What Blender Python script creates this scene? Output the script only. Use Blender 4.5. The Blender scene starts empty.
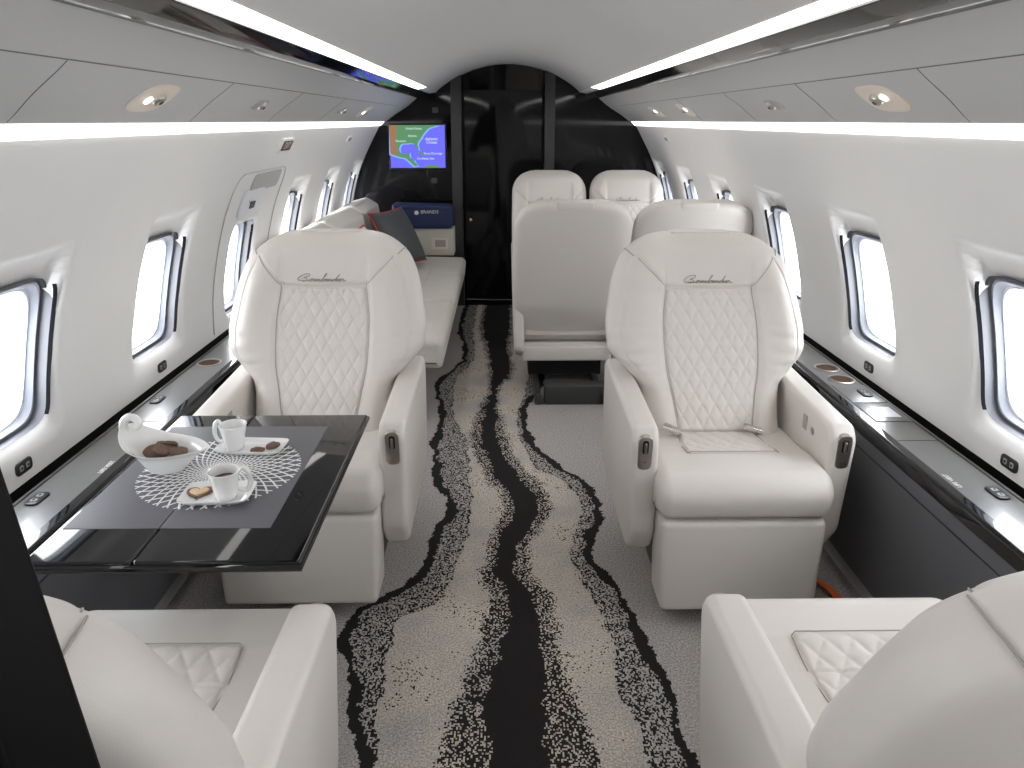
import bpy, bmesh, math, random
import numpy as np
from mathutils import Vector, Matrix
random.seed(7); np.random.seed(7)
R = math.radians; PI = math.pi
sc = bpy.context.scene; COL = sc.collection

# ------------------------------------------------------------ camera, world, light, exposure
cam_d = bpy.data.cameras.new('camera'); cam = bpy.data.objects.new('camera', cam_d); COL.objects.link(cam)
cam_d.sensor_width = 36; cam_d.lens = 26.016; cam_d.shift_y = -65/1024; cam_d.clip_start = .02
cam.location = (-.04, 0, 1.40); cam.rotation_euler = (R(90-15), 0, R(-.7))
sc.camera = cam
w = bpy.data.worlds.new('world'); sc.world = w; w.use_nodes = True
w.node_tree.nodes['Background'].inputs[0].default_value = (.97, .98, 1, 1)
w.node_tree.nodes['Background'].inputs[1].default_value = 10
sc.view_settings.view_transform = 'Standard'; sc.view_settings.look = 'None'
sc.view_settings.exposure = 0.3; sc.view_settings.gamma = 1; sc.view_settings.use_curve_mapping = False
CEIL_E, COVE_E = 5.5, 2.6

# ------------------------------------------------------------ materials
def mat(name, col, rough=.5, metal=0, bump=0, bscale=300, coat=0, var=0, vscale=3, spec=None, emis=None, es=0, sub=0, stretch=None):
    m = bpy.data.materials.new(name); m.use_nodes = True; nt = m.node_tree; b = nt.nodes['Principled BSDF']
    b.inputs['Base Color'].default_value = (*col, 1); b.inputs['Roughness'].default_value = rough; b.inputs['Metallic'].default_value = metal
    if coat: b.inputs['Coat Weight'].default_value = coat; b.inputs['Coat Roughness'].default_value = .03
    if spec is not None: b.inputs['Specular IOR Level'].default_value = spec
    if emis: b.inputs['Emission Color'].default_value = (*emis, 1); b.inputs['Emission Strength'].default_value = es
    tc = nt.nodes.new('ShaderNodeTexCoord'); src = tc.outputs['Object']
    if stretch:
        mp = nt.nodes.new('ShaderNodeMapping'); mp.inputs['Scale'].default_value = stretch; nt.links.new(src, mp.inputs[0]); src = mp.outputs[0]
    if bump:
        n = nt.nodes.new('ShaderNodeTexNoise'); n.inputs['Scale'].default_value = bscale; n.inputs['Detail'].default_value = 3
        nt.links.new(src, n.inputs['Vector'])
        bp = nt.nodes.new('ShaderNodeBump'); bp.inputs['Strength'].default_value = bump; bp.inputs['Distance'].default_value = .002
        nt.links.new(n.outputs['Fac'], bp.inputs['Height']); nt.links.new(bp.outputs[0], b.inputs['Normal'])
    if var:
        n = nt.nodes.new('ShaderNodeTexNoise'); n.inputs['Scale'].default_value = vscale; n.inputs['Detail'].default_value = 4
        nt.links.new(src, n.inputs['Vector'])
        cr = nt.nodes.new('ShaderNodeMixRGB'); cr.inputs[1].default_value = (*[c*(1-var) for c in col], 1); cr.inputs[2].default_value = (*[min(1, c*(1+var)) for c in col], 1)
        nt.links.new(n.outputs['Fac'], cr.inputs[0]); nt.links.new(cr.outputs[0], b.inputs['Base Color'])
    return m
M = dict(
 leather=mat('cream_leather', (.71, .672, .628), .40, bump=.12, bscale=420, var=.02, vscale=6),
 leather_back=mat('cream_leather_back', (.70, .66, .61), .45, bump=.10, bscale=420, var=.02, vscale=6),
 thread=mat('grey_thread', (.22, .21, .21), .6, bump=.2, bscale=900),
 seam=mat('stitch_seam', (.40, .38, .35), .7, bump=.2, bscale=900),
 wall=mat('wall_lining', (.87, .86, .845), .6, bump=.12, bscale=500, var=.015, vscale=4),
 ceiling=mat('ceiling_lining', (.60, .59, .575), .55, bump=.05, bscale=300, var=.01),
 valance=mat('valance_panel', (.50, .50, .495), .45, bump=.06, bscale=400, var=.01),
 seamdark=mat('panel_gap', (.16, .16, .16), .6, bump=.05),
 gloss=mat('black_lacquer', (.006, .006, .007), .05, var=.2),
 gloss_bulk=mat('black_lacquer_bulkhead', (.006, .006, .007), .06, spec=.28, var=.2),
 gloss_dim=mat('black_lacquer_partition', (.002, .002, .0025), .45, spec=.08, var=.2),
 post=mat('dark_grey_post', (.045, .045, .045), .35, bump=.03),
 ledge=mat('graphite_metallic', (.15, .15, .147), .3, metal=.3, coat=.3, var=.08, vscale=2, stretch=(40, 2, 10)),
 rail=mat('satin_rail', (.14, .135, .13), .4, metal=.9, bump=.02),
 side=mat('charcoal_leather', (.115, .118, .128), .5, bump=.2, bscale=500),
 inset=mat('slate_leather', (.115, .115, .13), .5, bump=.18, bscale=600, var=.04),
 chrome=mat('chrome', (.75, .73, .70), .18, metal=1, bump=.02),
 nickel=mat('brushed_nickel', (.50, .47, .43), .32, metal=1, bump=.03),
 copper=mat('bronze_cup', (.07, .04, .028), .8, spec=.05, metal=.0, bump=.02),
 black=mat('black_plastic', (.012, .012, .013), .4, bump=.03),
 channel=mat('channel_black', (.01, .01, .01), .8, spec=.1, bump=.03),
 jack=mat('jack_grey', (.35, .35, .34), .4, bump=.03),
 gap_grey=mat('window_gap', (.012, .012, .014), 1, spec=0, bump=.03),
 frame=mat('window_frame_grey', (.36, .38, .43), .4, bump=.03),
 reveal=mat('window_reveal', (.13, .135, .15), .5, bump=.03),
 frame2=mat('window_frame_white', (.82, .84, .88), .35, bump=.03),
 beige=mat('reading_light_beige', (.78, .68, .58), .4, bump=.03),
 porcelain=mat('porcelain', (.86, .86, .85), .12, coat=.4, var=.01),
 coffee=mat('coffee', (.05, .02, .01), .1, var=.1),
 foam=mat('crema', (.25, .12, .05), .3, var=.1),
 cookie=mat('chocolate_cookie', (.16, .10, .075), .8, bump=.8, bscale=90, var=.4, vscale=120),
 cookie2=mat('shortbread', (.72, .52, .33), .7, bump=.4, bscale=150, var=.1),
 doily=mat('white_lace', (.85, .85, .85), .6, bump=.05),
 sofa=mat('oatmeal_upholstery', (.60, .57, .52), .75, bump=.4, bscale=350, var=.05, vscale=8),
 pillow=mat('charcoal_cloth', (.075, .08, .085), .85, bump=.5, bscale=400, var=.1),
 pillow2=mat('ivory_cloth', (.66, .65, .62), .8, bump=.4, bscale=400, var=.05),
 piping=mat('red_piping', (.45, .04, .04), .6, bump=.1),
 navy=mat('navy_cloth', (.018, .03, .10), .7, bump=.3, bscale=400, var=.1),
 white=mat('white_print', (.8, .8, .8), .6, var=.02),
 signred=mat('sign_face', (.13, .05, .04), .4, var=.1),
 darkfloor=mat('dark_floor', (.010, .008, .008), .95, spec=0, bump=.1),
 orange=mat('orange_strap', (.8, .15, .03), .7, bump=.1),
)
def emis(name, col, s, warm=None):
    m = bpy.data.materials.new(name); m.use_nodes = True; nt = m.node_tree; nt.nodes.remove(nt.nodes['Principled BSDF'])
    e = nt.nodes.new('ShaderNodeEmission'); e.inputs[0].default_value = (*col, 1); e.inputs[1].default_value = s
    nt.links.new(e.outputs[0], nt.nodes['Material Output'].inputs[0]); return m
M['strip'] = emis('light_diffuser', (1, .985, .96), CEIL_E)
M['cove'] = emis('cove_diffuser', (1, .985, .96), COVE_E)
M['lamp'] = emis('reading_lamp_lens', (1, .95, .88), 3)
def glass():
    m = bpy.data.materials.new('window_pane'); m.use_nodes = True; nt = m.node_tree; nt.nodes.remove(nt.nodes['Principled BSDF'])
    t = nt.nodes.new('ShaderNodeBsdfTransparent'); t.inputs[0].default_value = (.95, .97, 1, 1)
    g = nt.nodes.new('ShaderNodeBsdfGlossy'); g.inputs['Roughness'].default_value = .03
    mx = nt.nodes.new('ShaderNodeMixShader'); mx.inputs[0].default_value = .06
    nt.links.new(t.outputs[0], mx.inputs[1]); nt.links.new(g.outputs[0], mx.inputs[2]); nt.links.new(mx.outputs[0], nt.nodes['Material Output'].inputs[0]); return m
M['glass'] = glass()

def carpet():
    m = bpy.data.materials.new('river_carpet'); m.use_nodes = True; nt = m.node_tree; N = nt.nodes; L = nt.links; b = N['Principled BSDF']
    b.inputs['Roughness'].default_value = .95; b.inputs['Specular IOR Level'].default_value = .1
    tc = N.new('ShaderNodeTexCoord')
    snap = N.new('ShaderNodeVectorMath'); snap.operation = 'SNAP'; snap.inputs[1].default_value = (.0042, .0048, 10)
    L.new(tc.outputs['Object'], snap.inputs[0])
    wn = N.new('ShaderNodeTexWhiteNoise'); wn.noise_dimensions = '3D'; L.new(snap.outputs[0], wn.inputs['Vector'])
    def mth(op, a, c=None, d=None):
        n = N.new('ShaderNodeMath'); n.operation = op
        for i, v in enumerate((a, c, d)):
            if v is None: continue
            if isinstance(v, (int, float)): n.inputs[i].default_value = v
            else: L.new(v, n.inputs[i])
        return n.outputs[0]
    sx = N.new('ShaderNodeSeparateXYZ'); L.new(snap.outputs[0], sx.inputs[0])
    no = N.new('ShaderNodeTexNoise'); no.inputs['Scale'].default_value = 9; no.inputs['Detail'].default_value = 5; no.inputs['Roughness'].default_value = .65; L.new(snap.outputs[0], no.inputs['Vector'])
    no2 = N.new('ShaderNodeTexNoise'); no2.inputs['Scale'].default_value = 5; no2.inputs['Detail'].default_value = 2; L.new(snap.outputs[0], no2.inputs['Vector'])
    jit = mth('MULTIPLY', mth('SUBTRACT', no.outputs['Fac'], .5), .09)
    X = mth('ADD', sx.outputs[0], jit); Y = mth('DIVIDE', mth('SUBTRACT', sx.outputs[1], 1.0), 5.0)
    def curve(pts):
        f = N.new('ShaderNodeFloatCurve'); c = f.mapping.curves[0]
        P = sorted([((y-1)/5, v+.6) for y, v in pts])
        P = [(0, P[0][1])]+[p for p in P if .005 < p[0] < .99]+[(1, P[-1][1])]
        c.points[0].location = P[0]; c.points[1].location = P[-1]
        for p in P[1:-1]: c.points.new(*p)
        for q in c.points: q.handle_type = 'AUTO'
        f.mapping.update(); L.new(Y, f.inputs['Value']); return mth('SUBTRACT', f.outputs[0], .6)
    C = [(1.0,-.07,.06,-.22,.21),(1.355,-.078,.056,-.19,.175),(1.583,-.09,.069,-.146,.124),(1.72,-.051,.068,-.119,.111),(1.937,-.033,.052,-.098,.099),(2.133,-.083,-.011,-.109,.039),(2.321,-.042,.046,-.075,.079),(2.494,-.007,.087,-.042,.133),(2.692,-.066,.046,-.104,.096),(2.889,-.107,-.028,-.147,.012),(3.182,-.148,-.07,-.2,-.026),(3.489,-.135,-.072,-.166,-.056),(3.71,-.116,-.077,-.13,-.063),(4.065,-.112,-.004,-.13,.014),(4.556,-.147,-.019,-.171,.001),(5.002,-.183,.005,-.213,.027),(5.439,-.18,.009,-.203,.032)]
    LL = [(1.345,-.353,-.34),(1.466,-.39,-.35),(1.631,-.44,-.36),(1.829,-.488,-.355),(1.942,-.408,-.239),(2.051,-.327,-.219),(2.171,-.29,-.193),(2.324,-.276,-.173),(2.497,-.235,-.17),(2.695,-.303,-.183),(3.048,-.343,-.207),(3.41,-.344,-.286),(3.858,-.394,-.315),(4.3,-.278,-.229),(5.004,-.344,-.257),(5.441,-.336,-.251)]
    RR = [(4.6,.2,.13),(3.754,.144,.084),(3.405,.052,.026),(3.11,.072,.036),(2.856,.169,.09),(2.514,.306,.252),(2.318,.269,.214),(2.201,.245,.188),(2.027,.29,.212),(1.846,.328,.256),(1.715,.34,.269),(1.577,.363,.259),(1.456,.375,.278),(1.2,.371,.301)]
    a = curve([(r[0], r[1]) for r in C]); bb = curve([(r[0], r[2]) for r in C]); s = curve([(r[0], r[3]) for r in C]); t = curve([(r[0], r[4]) for r in C])
    l = curve([(r[0], r[1]) for r in LL]); le = curve([(r[0], r[2]) for r in LL]); r_ = curve([(r[0], r[1]) for r in RR]); re = curve([(r[0], r[2]) for r in RR])
    def ss(v, lo, hi):
        n = N.new('ShaderNodeMapRange'); n.interpolation_type = 'SMOOTHSTEP'; L.new(v, n.inputs[0])
        n.inputs[1].default_value = lo; n.inputs[2].default_value = hi; return n.outputs[0]
    def inside(lo, hi, e=.006): return mth('MULTIPLY', ss(mth('SUBTRACT', X, lo), -e, e), ss(mth('SUBTRACT', hi, X), -e, e))
    core = inside(a, bb)
    spk = mth('MULTIPLY', inside(s, t, .02), .68)
    lw = mth('ADD', mth('MULTIPLY', mth('SUBTRACT', no2.outputs['Fac'], .35), .05), .008)
    def line(c, w_): return mth('MULTIPLY', ss(mth('SUBTRACT', w_, mth('ABSOLUTE', mth('SUBTRACT', X, c))), -.003, .003), 1.0)
    lline = line(l, lw); rline = line(r_, lw)
    lsp = mth('MULTIPLY', inside(l, le, .006), .46); rsp = mth('MULTIPLY', inside(re, r_, .006), .46)
    ledge_ = mth('MULTIPLY', line(le, .004), .7); redge = mth('MULTIPLY', line(re, .004), .7)
    dots = mth('MULTIPLY', mth('MULTIPLY', ss(no2.outputs['Fac'], .5, .62), inside(le, re, .02)), .09)
    p = core
    for q in (spk, lline, rline, lsp, rsp, ledge_, redge, dots): p = mth('MAXIMUM', p, q)
    dark = mth('LESS_THAN', wn.outputs['Value'], p)
    warm = N.new('ShaderNodeMixRGB'); warm.inputs[1].default_value = (.43, .405, .39, 1); warm.inputs[2].default_value = (.56, .505, .435, 1)
    L.new(mth('MULTIPLY', inside(le, re, .05), ss(no2.outputs['Fac'], .25, .6)), warm.inputs[0])
    fine = N.new('ShaderNodeTexNoise'); fine.inputs['Scale'].default_value = 190; fine.inputs['Detail'].default_value = 2; L.new(tc.outputs['Object'], fine.inputs['Vector'])
    fm = N.new('ShaderNodeMixRGB'); fm.blend_type = 'MULTIPLY'; fm.inputs[0].default_value = .8
    cr = N.new('ShaderNodeMapRange'); L.new(fine.outputs['Fac'], cr.inputs[0]); cr.inputs[1].default_value = .3; cr.inputs[2].default_value = .7; cr.inputs[3].default_value = .42; cr.inputs[4].default_value = 1.4
    L.new(warm.outputs[0], fm.inputs[1]); L.new(cr.outputs[0], fm.inputs[2])
    mx = N.new('ShaderNodeMixRGB'); L.new(dark, mx.inputs[0]); L.new(fm.outputs[0], mx.inputs[1]); mx.inputs[2].default_value = (.022, .02, .02, 1)
    L.new(mx.outputs[0], b.inputs['Base Color'])
    bp = N.new('ShaderNodeBump'); bp.inputs['Strength'].default_value = .6; bp.inputs['Distance'].default_value = .004; L.new(fine.outputs['Fac'], bp.inputs['Height']); L.new(bp.outputs[0], b.inputs['Normal'])
    return m
M['carpet'] = carpet()

# ------------------------------------------------------------ mesh helpers
def link(name, V, F, m, parent=None, smooth=True, loc=None, sharp=None):
    me = bpy.data.meshes.new(name); me.from_pydata([tuple(map(float, v)) for v in V], [], F); me.update()
    bm = bmesh.new(); bm.from_mesh(me); bmesh.ops.remove_doubles(bm, verts=bm.verts, dist=1e-6); bmesh.ops.recalc_face_normals(bm, faces=bm.faces)
    bm.to_mesh(me); bm.free()
    if smooth:
        me.polygons.foreach_set('use_smooth', [True]*len(me.polygons))
        if sharp: me.set_sharp_from_angle(angle=R(sharp))
    me.materials.append(M[m] if isinstance(m, str) else m)
    o = bpy.data.objects.new(name, me); COL.objects.link(o)
    if parent: o.parent = parent
    if loc: o.location = loc
    return o
class MB:
    def __init__(s): s.V = []; s.F = []
    def add(s, V, F):
        n = len(s.V); s.V += [tuple(v) for v in V]; s.F += [tuple(i+n for i in f) for f in F]; return s
    def xf(s, mtx):
        s.V = [tuple(mtx @ Vector(v)) for v in s.V]; return s
    def build(s, name, m, parent=None, smooth=True, sharp=40, loc=None): return link(name, s.V, s.F, m, parent, smooth, loc, sharp)
def grid(fn, nu, nv, closeu=False):
    V = [fn(i/(nu-1 if not closeu else nu), j/(nv-1)) for j in range(nv) for i in range(nu)]; F = []
    for j in range(nv-1):
        for i in range(nu if closeu else nu-1):
            k = (i+1) % nu; F.append((j*nu+i, j*nu+k, (j+1)*nu+k, (j+1)*nu+i))
    return V, F
def rpoly(pts, r, n=6):
    """round the corners of a polygon; r a number or one per corner"""
    out = []; k = len(pts)
    for i in range(k):
        p = Vector(pts[i]); a = Vector(pts[i-1]); b = Vector(pts[(i+1) % k]); rr = r[i] if isinstance(r, (list, tuple)) else r
        da = (a-p).normalized(); db = (b-p).normalized(); ang = da.angle(db)
        if rr <= 0 or ang > PI-.02: out.append(tuple(p)); continue
        d = min(rr/math.tan(ang/2), (a-p).length*.48, (b-p).length*.48)
        A = p+da*d; B = p+db*d
        for q in range(n+1):
            t = q/n; out.append(tuple(A*(1-t)**2+p*2*t*(1-t)+B*t*t))
    return out
def slab(prof, axis, a0, a1, r=.01, n=5, place=None):
    """closed 2-D profile swept along an axis with rounded ends (profile inset by its normals)"""
    k = len(prof); P = [Vector(p) for p in prof]
    area = sum(P[i].x*P[(i+1) % k].y-P[(i+1) % k].x*P[i].y for i in range(k)); sg = 1 if area > 0 else -1
    nor = []
    for i in range(k):
        t = (P[(i+1) % k]-P[i-1]).normalized(); nor.append(Vector((-t.y, t.x))*sg)
    rings = []
    for q in range(n+1): th = PI/2*q/n; rings.append((a0+r*(1-math.sin(th)), r*(1-math.cos(th))))
    rings = [(a0+r*(1-math.cos(PI/2*q/n)), r*(1-math.sin(PI/2*q/n))) for q in range(n+1)]
    rings += [(a1-(a-a0), ins) for a, ins in reversed(rings)]
    V = []
    for a, ins in rings:
        for i in range(k):
            p = P[i]+nor[i]*ins
            v = {'x': (a, p.x, p.y), 'y': (p.x, a, p.y), 'z': (p.x, p.y, a)}[axis]
            V.append(place(*v) if place else v)
    F = []; m_ = len(rings)
    for j in range(m_-1):
        for i in range(k): F.append((j*k+i, j*k+(i+1) % k, (j+1)*k+(i+1) % k, (j+1)*k+i))
    F.append(tuple(range(k))); F.append(tuple((m_-1)*k+i for i in reversed(range(k))))
    return V, F
def rbox(x0, x1, y0, y1, z0, z1, r=.008, n=3):
    r = min(r, (x1-x0)*.49, (y1-y0)*.49, (z1-z0)*.49)
    return slab(rpoly([(x0, y0), (x1, y0), (x1, y1), (x0, y1)], r*1.4, 4), 'z', z0, z1, r*.9, n)
def tube(pts, rad, n=6, closed=False, flat=1):
    P = [Vector(p) for p in pts]; k = len(P); V = []; prev = None
    for i in range(k):
        if closed: t = (P[(i+1) % k]-P[i-1]).normalized()
        else: t = (P[min(i+1, k-1)]-P[max(i-1, 0)]).normalized()
        if prev is None:
            u = t.cross(Vector((0, 0, 1)));  u = u if u.length > .01 else t.cross(Vector((1, 0, 0)))
        else: u = prev-t*prev.dot(t)
        u.normalize(); prev = u; v = t.cross(u); rr = rad[i] if isinstance(rad, (list, tuple)) else rad
        for j in range(n): a = 2*PI*j/n; V.append(P[i]+u*math.cos(a)*rr+v*math.sin(a)*rr*flat)
    F = []
    for i in range(k if closed else k-1):
        for j in range(n): F.append((i*n+j, i*n+(j+1) % n, ((i+1) % k)*n+(j+1) % n, ((i+1) % k)*n+j))
    if not closed: F += [tuple(range(n)), tuple((k-1)*n+j for j in reversed(range(n)))]
    return V, F
def lathe(prof, n=32, cx=0, cy=0, sx=1, sy=1, caps=True):
    V = []; k = len(prof)
    for r, z in prof:
        for j in range(n): a = 2*PI*j/n; V.append((cx+r*sx*math.cos(a), cy+r*sy*math.sin(a), z))
    F = [(i*n+j, i*n+(j+1) % n, (i+1)*n+(j+1) % n, (i+1)*n+j) for i in range(k-1) for j in range(n)]
    if caps: F += [tuple(reversed(range(n))), tuple((k-1)*n+j for j in range(n))]
    return V, F
def catmull(pts, n=5):
    out = []; P = [Vector(p) for p in pts]
    for i in range(len(P)-1):
        p0 = P[max(i-1, 0)]; p1 = P[i]; p2 = P[i+1]; p3 = P[min(i+2, len(P)-1)]
        for q in range(n):
            t = q/n; out.append(.5*((2*p1)+(p2-p0)*t+(2*p0-5*p1+4*p2-p3)*t*t+(3*p1-p0-3*p2+p3)*t**3))
    out.append(P[-1]); return out
def interp(tab, x):
    xs = [t[0] for t in tab]; ys = [t[1] for t in tab]; return float(np.interp(x, xs, ys))
def sinterp(tab, x):
    """smooth (monotone cubic) table lookup"""
    xs = [t[0] for t in tab]; ys = [t[1] for t in tab]
    if x <= xs[0]: return ys[0]
    if x >= xs[-1]: return ys[-1]
    i = max(j for j in range(len(xs)) if xs[j] <= x); i = min(i, len(xs)-2)
    def sl(j):
        if j == 0 or j == len(xs)-1: return 0 if False else (ys[min(j+1, len(xs)-1)]-ys[max(j-1, 0)])/(xs[min(j+1, len(xs)-1)]-xs[max(j-1, 0)])
        a = (ys[j]-ys[j-1])/(xs[j]-xs[j-1]); b = (ys[j+1]-ys[j])/(xs[j+1]-xs[j]); return 0 if a*b <= 0 else 2*a*b/(a+b)
    h = xs[i+1]-xs[i]; t = (x-xs[i])/h; m0 = sl(i)*h; m1 = sl(i+1)*h
    return (2*t**3-3*t*t+1)*ys[i]+(t**3-2*t*t+t)*m0+(-2*t**3+3*t*t)*ys[i+1]+(t**3-t*t)*m1
def sm(a, b, x): t = min(1, max(0, (x-a)/(b-a))); return t*t*(3-2*t)
def empty(name, label, cat, loc=(0, 0, 0), rz=0, group=None):
    o = bpy.data.objects.new(name, None); COL.objects.link(o); o.location = loc; o.rotation_euler = (0, 0, rz); o.empty_display_size = .05
    o['label'] = label; o['category'] = cat
    if group: o['group'] = group
    return o
def tag(o, label, cat, group=None):
    o['label'] = label; o['category'] = cat
    if group: o['group'] = group
    return o
def struct(o): o['kind'] = 'structure'; return o
def copy_tree(o, parent=None):
    c = o.copy(); COL.objects.link(c); c.parent = parent
    for ch in [x for x in bpy.data.objects if x.parent == o]: copy_tree(ch, c)
    return c

# ------------------------------------------------------------ cabin shell
Y0, Y1 = -2.3, 5.655
WX = [(.0, 1.08), (.15, 1.12), (.553, 1.20), (.70, 1.192), (.85, 1.165), (1.02, 1.118), (1.15, 1.063), (1.27, 1.0), (1.40, .925), (1.5, .85), (1.6, .75), (1.7, .6), (1.8, .35)]
def wx(z): return sinterp(WX, z)
struct(link('floor', [(-1.25, Y0, 0), (1.25, Y0, 0), (1.25, Y1, 0), (-1.25, Y1, 0)], [(0, 1, 2, 3)], 'carpet'))
struct(link('floor', [(-1.25, Y1, -.001), (1.25, Y1, -.001), (1.25, Y1+.5, -.001), (-1.25, Y1+.5, -.001)], [(0, 1, 2, 3)], 'darkfloor'))
# ceiling arch with thickness
prof = []
for i in range(33):
    x = -.523+1.046*i/32; prof.append((x, 1.0+math.sqrt(.64-x*x)))
prof += [(x, z+.03) for x, z in reversed(prof)]
struct(MB().add(*slab(prof, 'y', Y0, Y1+.3, .0005, 1)).build('ceiling', 'ceiling', sharp=50))

WC = [1.632+.765*k for k in range(-4, 6)]         # window centres
HW, HB, HT = .165, .655, 1.035                     # half width, bottom, top
def wall_side(s):
    mb = MB(); wins = []
    for bi, yc in enumerate(WC):
        hatch = (s < 0 and bi == 6)
        ht, hb, hw = (HT, HB, HW) if not hatch else (.985, .60, .15)
        ya, yb = yc-.3825, min(yc+.3825, Y1+.02); js = [i/12 for i in range(13)]
        if bi == 0: ya = Y0
        za, zb = .553, 1.372
        zc = (ht+hb)/2; hh = (ht-hb)/2
        hwb = min(hw, yb-yc-.03)
        angs = set(np.round(np.linspace(0, 2*PI, 96, endpoint=False), 6))
        for (cy, cz) in ((ya, za), (yb, za), (yb, zb), (ya, zb)): angs.add(round(math.atan2(cz-zc, cy-yc) % (2*PI), 6))
        # align side points between neighbours: vertical edges sampled at same angles because bays share sizes
        angs = sorted(angs)
        inner = []; outer = []
        for a in angs:
            c, n_ = math.cos(a), math.sin(a)
            p = 7.0; k = (abs(c/hwb)**p+abs(n_/hh)**p)**(-1/p); inner.append((yc+k*c, zc+k*n_))
            ty = ((yb-yc) if c > 0 else (yc-ya))/max(abs(c), 1e-9); tz = ((zb-zc) if n_ > 0 else (zc-za))/max(abs(n_), 1e-9)
            t = min(ty, tz); outer.append((yc+t*c, zc+t*n_))
        NR = 26; K = len(angs)
        def disp(y, z, edge):
            ay = abs(y-yc)
            if hatch: return .012*edge
            top = sm(ht+.088, ht+.060, z)*sm(hw+.010, hw-.012, ay)*sm(ht-.10, ht-.01, z)*(.026+.026*sm(ht+.08, ht, z))
            bot = sm(hb-.05, hb, z)*sm(hw+.03, hw, ay)*sm(zc, hb, z)*.012
            return top+bot+.010*edge
        V = []
        for j in range(NR):
            t = 1-j/(NR-1); tt = t**2.4          # dense near the hole
            for (iy, iz), (oy, oz) in zip(inner, outer):
                y = iy+(oy-iy)*tt; z = iz+(oz-iz)*tt
                d = math.hypot(y-iy, z-iz)
                V.append((s*(wx(z)+disp(y, z, math.exp(-(d/.012)**1.5))), y, z))
        F = [(j*K+i, j*K+(i+1) % K, (j+1)*K+(i+1) % K, (j+1)*K+i) for j in range(NR-1) for i in range(K)]
        mb.add(V, F); mb.add([(s*(wx(.54+.84*t)+.004), y, .54+.84*t) for t in js for y in (yb-.03, yb+.03)], [(2*i, 2*i+1, 2*i+3, 2*i+2) for i in range(12)]); rim = V[-K:]; wins.append((yc, zc, rim, hwb, hh, hatch))  # unseen strips added behind the bay joints to stop light leaking through
    o = struct(mb.build('wall_'+('left' if s < 0 else 'right'), 'wall', sharp=None))
    for wi, (yc, zc, rim, hwb, hh, hatch) in enumerate(wins):
        K = len(rim)
        def ringv(scale_in, out):
            res = []
            for x, y, z in rim:
                dy, dz = y-yc, z-zc
                fy = (abs(dy)-scale_in)/abs(dy) if abs(dy) > scale_in else .0
                ky = 1-scale_in/hwb; kz = 1-scale_in/hh
                res.append((s*(max(wx(zc+dz*kz), 0)+out), yc+dy*ky, zc+dz*kz))
            return res
        def rr(scale_in, out, p):
            res = []
            a_, b_ = hwb-scale_in, hh-scale_in
            for x, y, z in rim:
                a = math.atan2((z-zc)/hh, (y-yc)/hwb); c, n_ = math.cos(a), math.sin(a); k = (abs(c)**p+abs(n_)**p)**(-1/p)
                zz = zc+b_*k*n_; res.append((s*(wx(zz)+out), yc+a_*k*c, zz))
            return res
        def band(rings):
            V = sum(rings, []); return V, [(j*K+i, j*K+(i+1) % K, (j+1)*K+(i+1) % K, (j+1)*K+i) for j in range(len(rings)-1) for i in range(K)]
        n = wi+1 if s < 0 else wi+11
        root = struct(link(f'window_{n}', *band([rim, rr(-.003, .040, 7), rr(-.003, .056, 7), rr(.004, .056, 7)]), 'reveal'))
        gv = [v for v in zip(rr(.0006, .011, 7), rr(.0008, .022, 7)) if v[0][1] > yc+hwb*.9 and abs(v[0][2]-zc) < hh*.93]
        gv.sort(key=lambda v: v[0][2])
        link('shade_slot', [v for p_ in gv for v in p_], [(2*i, 2*i+1, 2*i+3, 2*i+2) for i in range(len(gv)-1) if math.dist(gv[i][0], gv[i+1][0]) < .1], 'gap_grey', root)
        link('window_frame', *band([rr(.003, .057, 7), rr(.006, .050, 7), rr(.009, .050, 6), rr(.012, .058, 5.5), rr(.018, .070, 5)]), 'frame', root, sharp=35)
        link('inner_frame', *band([rr(.016, .066, 5), rr(.020, .066, 4.5), rr(.026, .080, 4), rr(.030, .092, 4), rr(-.03, .095, 5)]), 'frame2', root, sharp=35)
        g = rr(.026, .080, 4); link('pane', g, [tuple(range(K))], 'glass', root, smooth=False)
        # sky portal outside every window
        ld = bpy.data.lights.new('window_portal', 'AREA'); ld.shape = 'RECTANGLE'; ld.size = .44; ld.size_y = .32; ld.cycles.is_portal = True
        lo = bpy.data.objects.new('window_portal', ld); COL.objects.link(lo); lo.location = (s*(wx(zc)+.12), yc, zc); lo.rotation_euler = (0, R(90)*s, 0)
    return o
wl = wall_side(-1); wr = wall_side(1)

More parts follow.
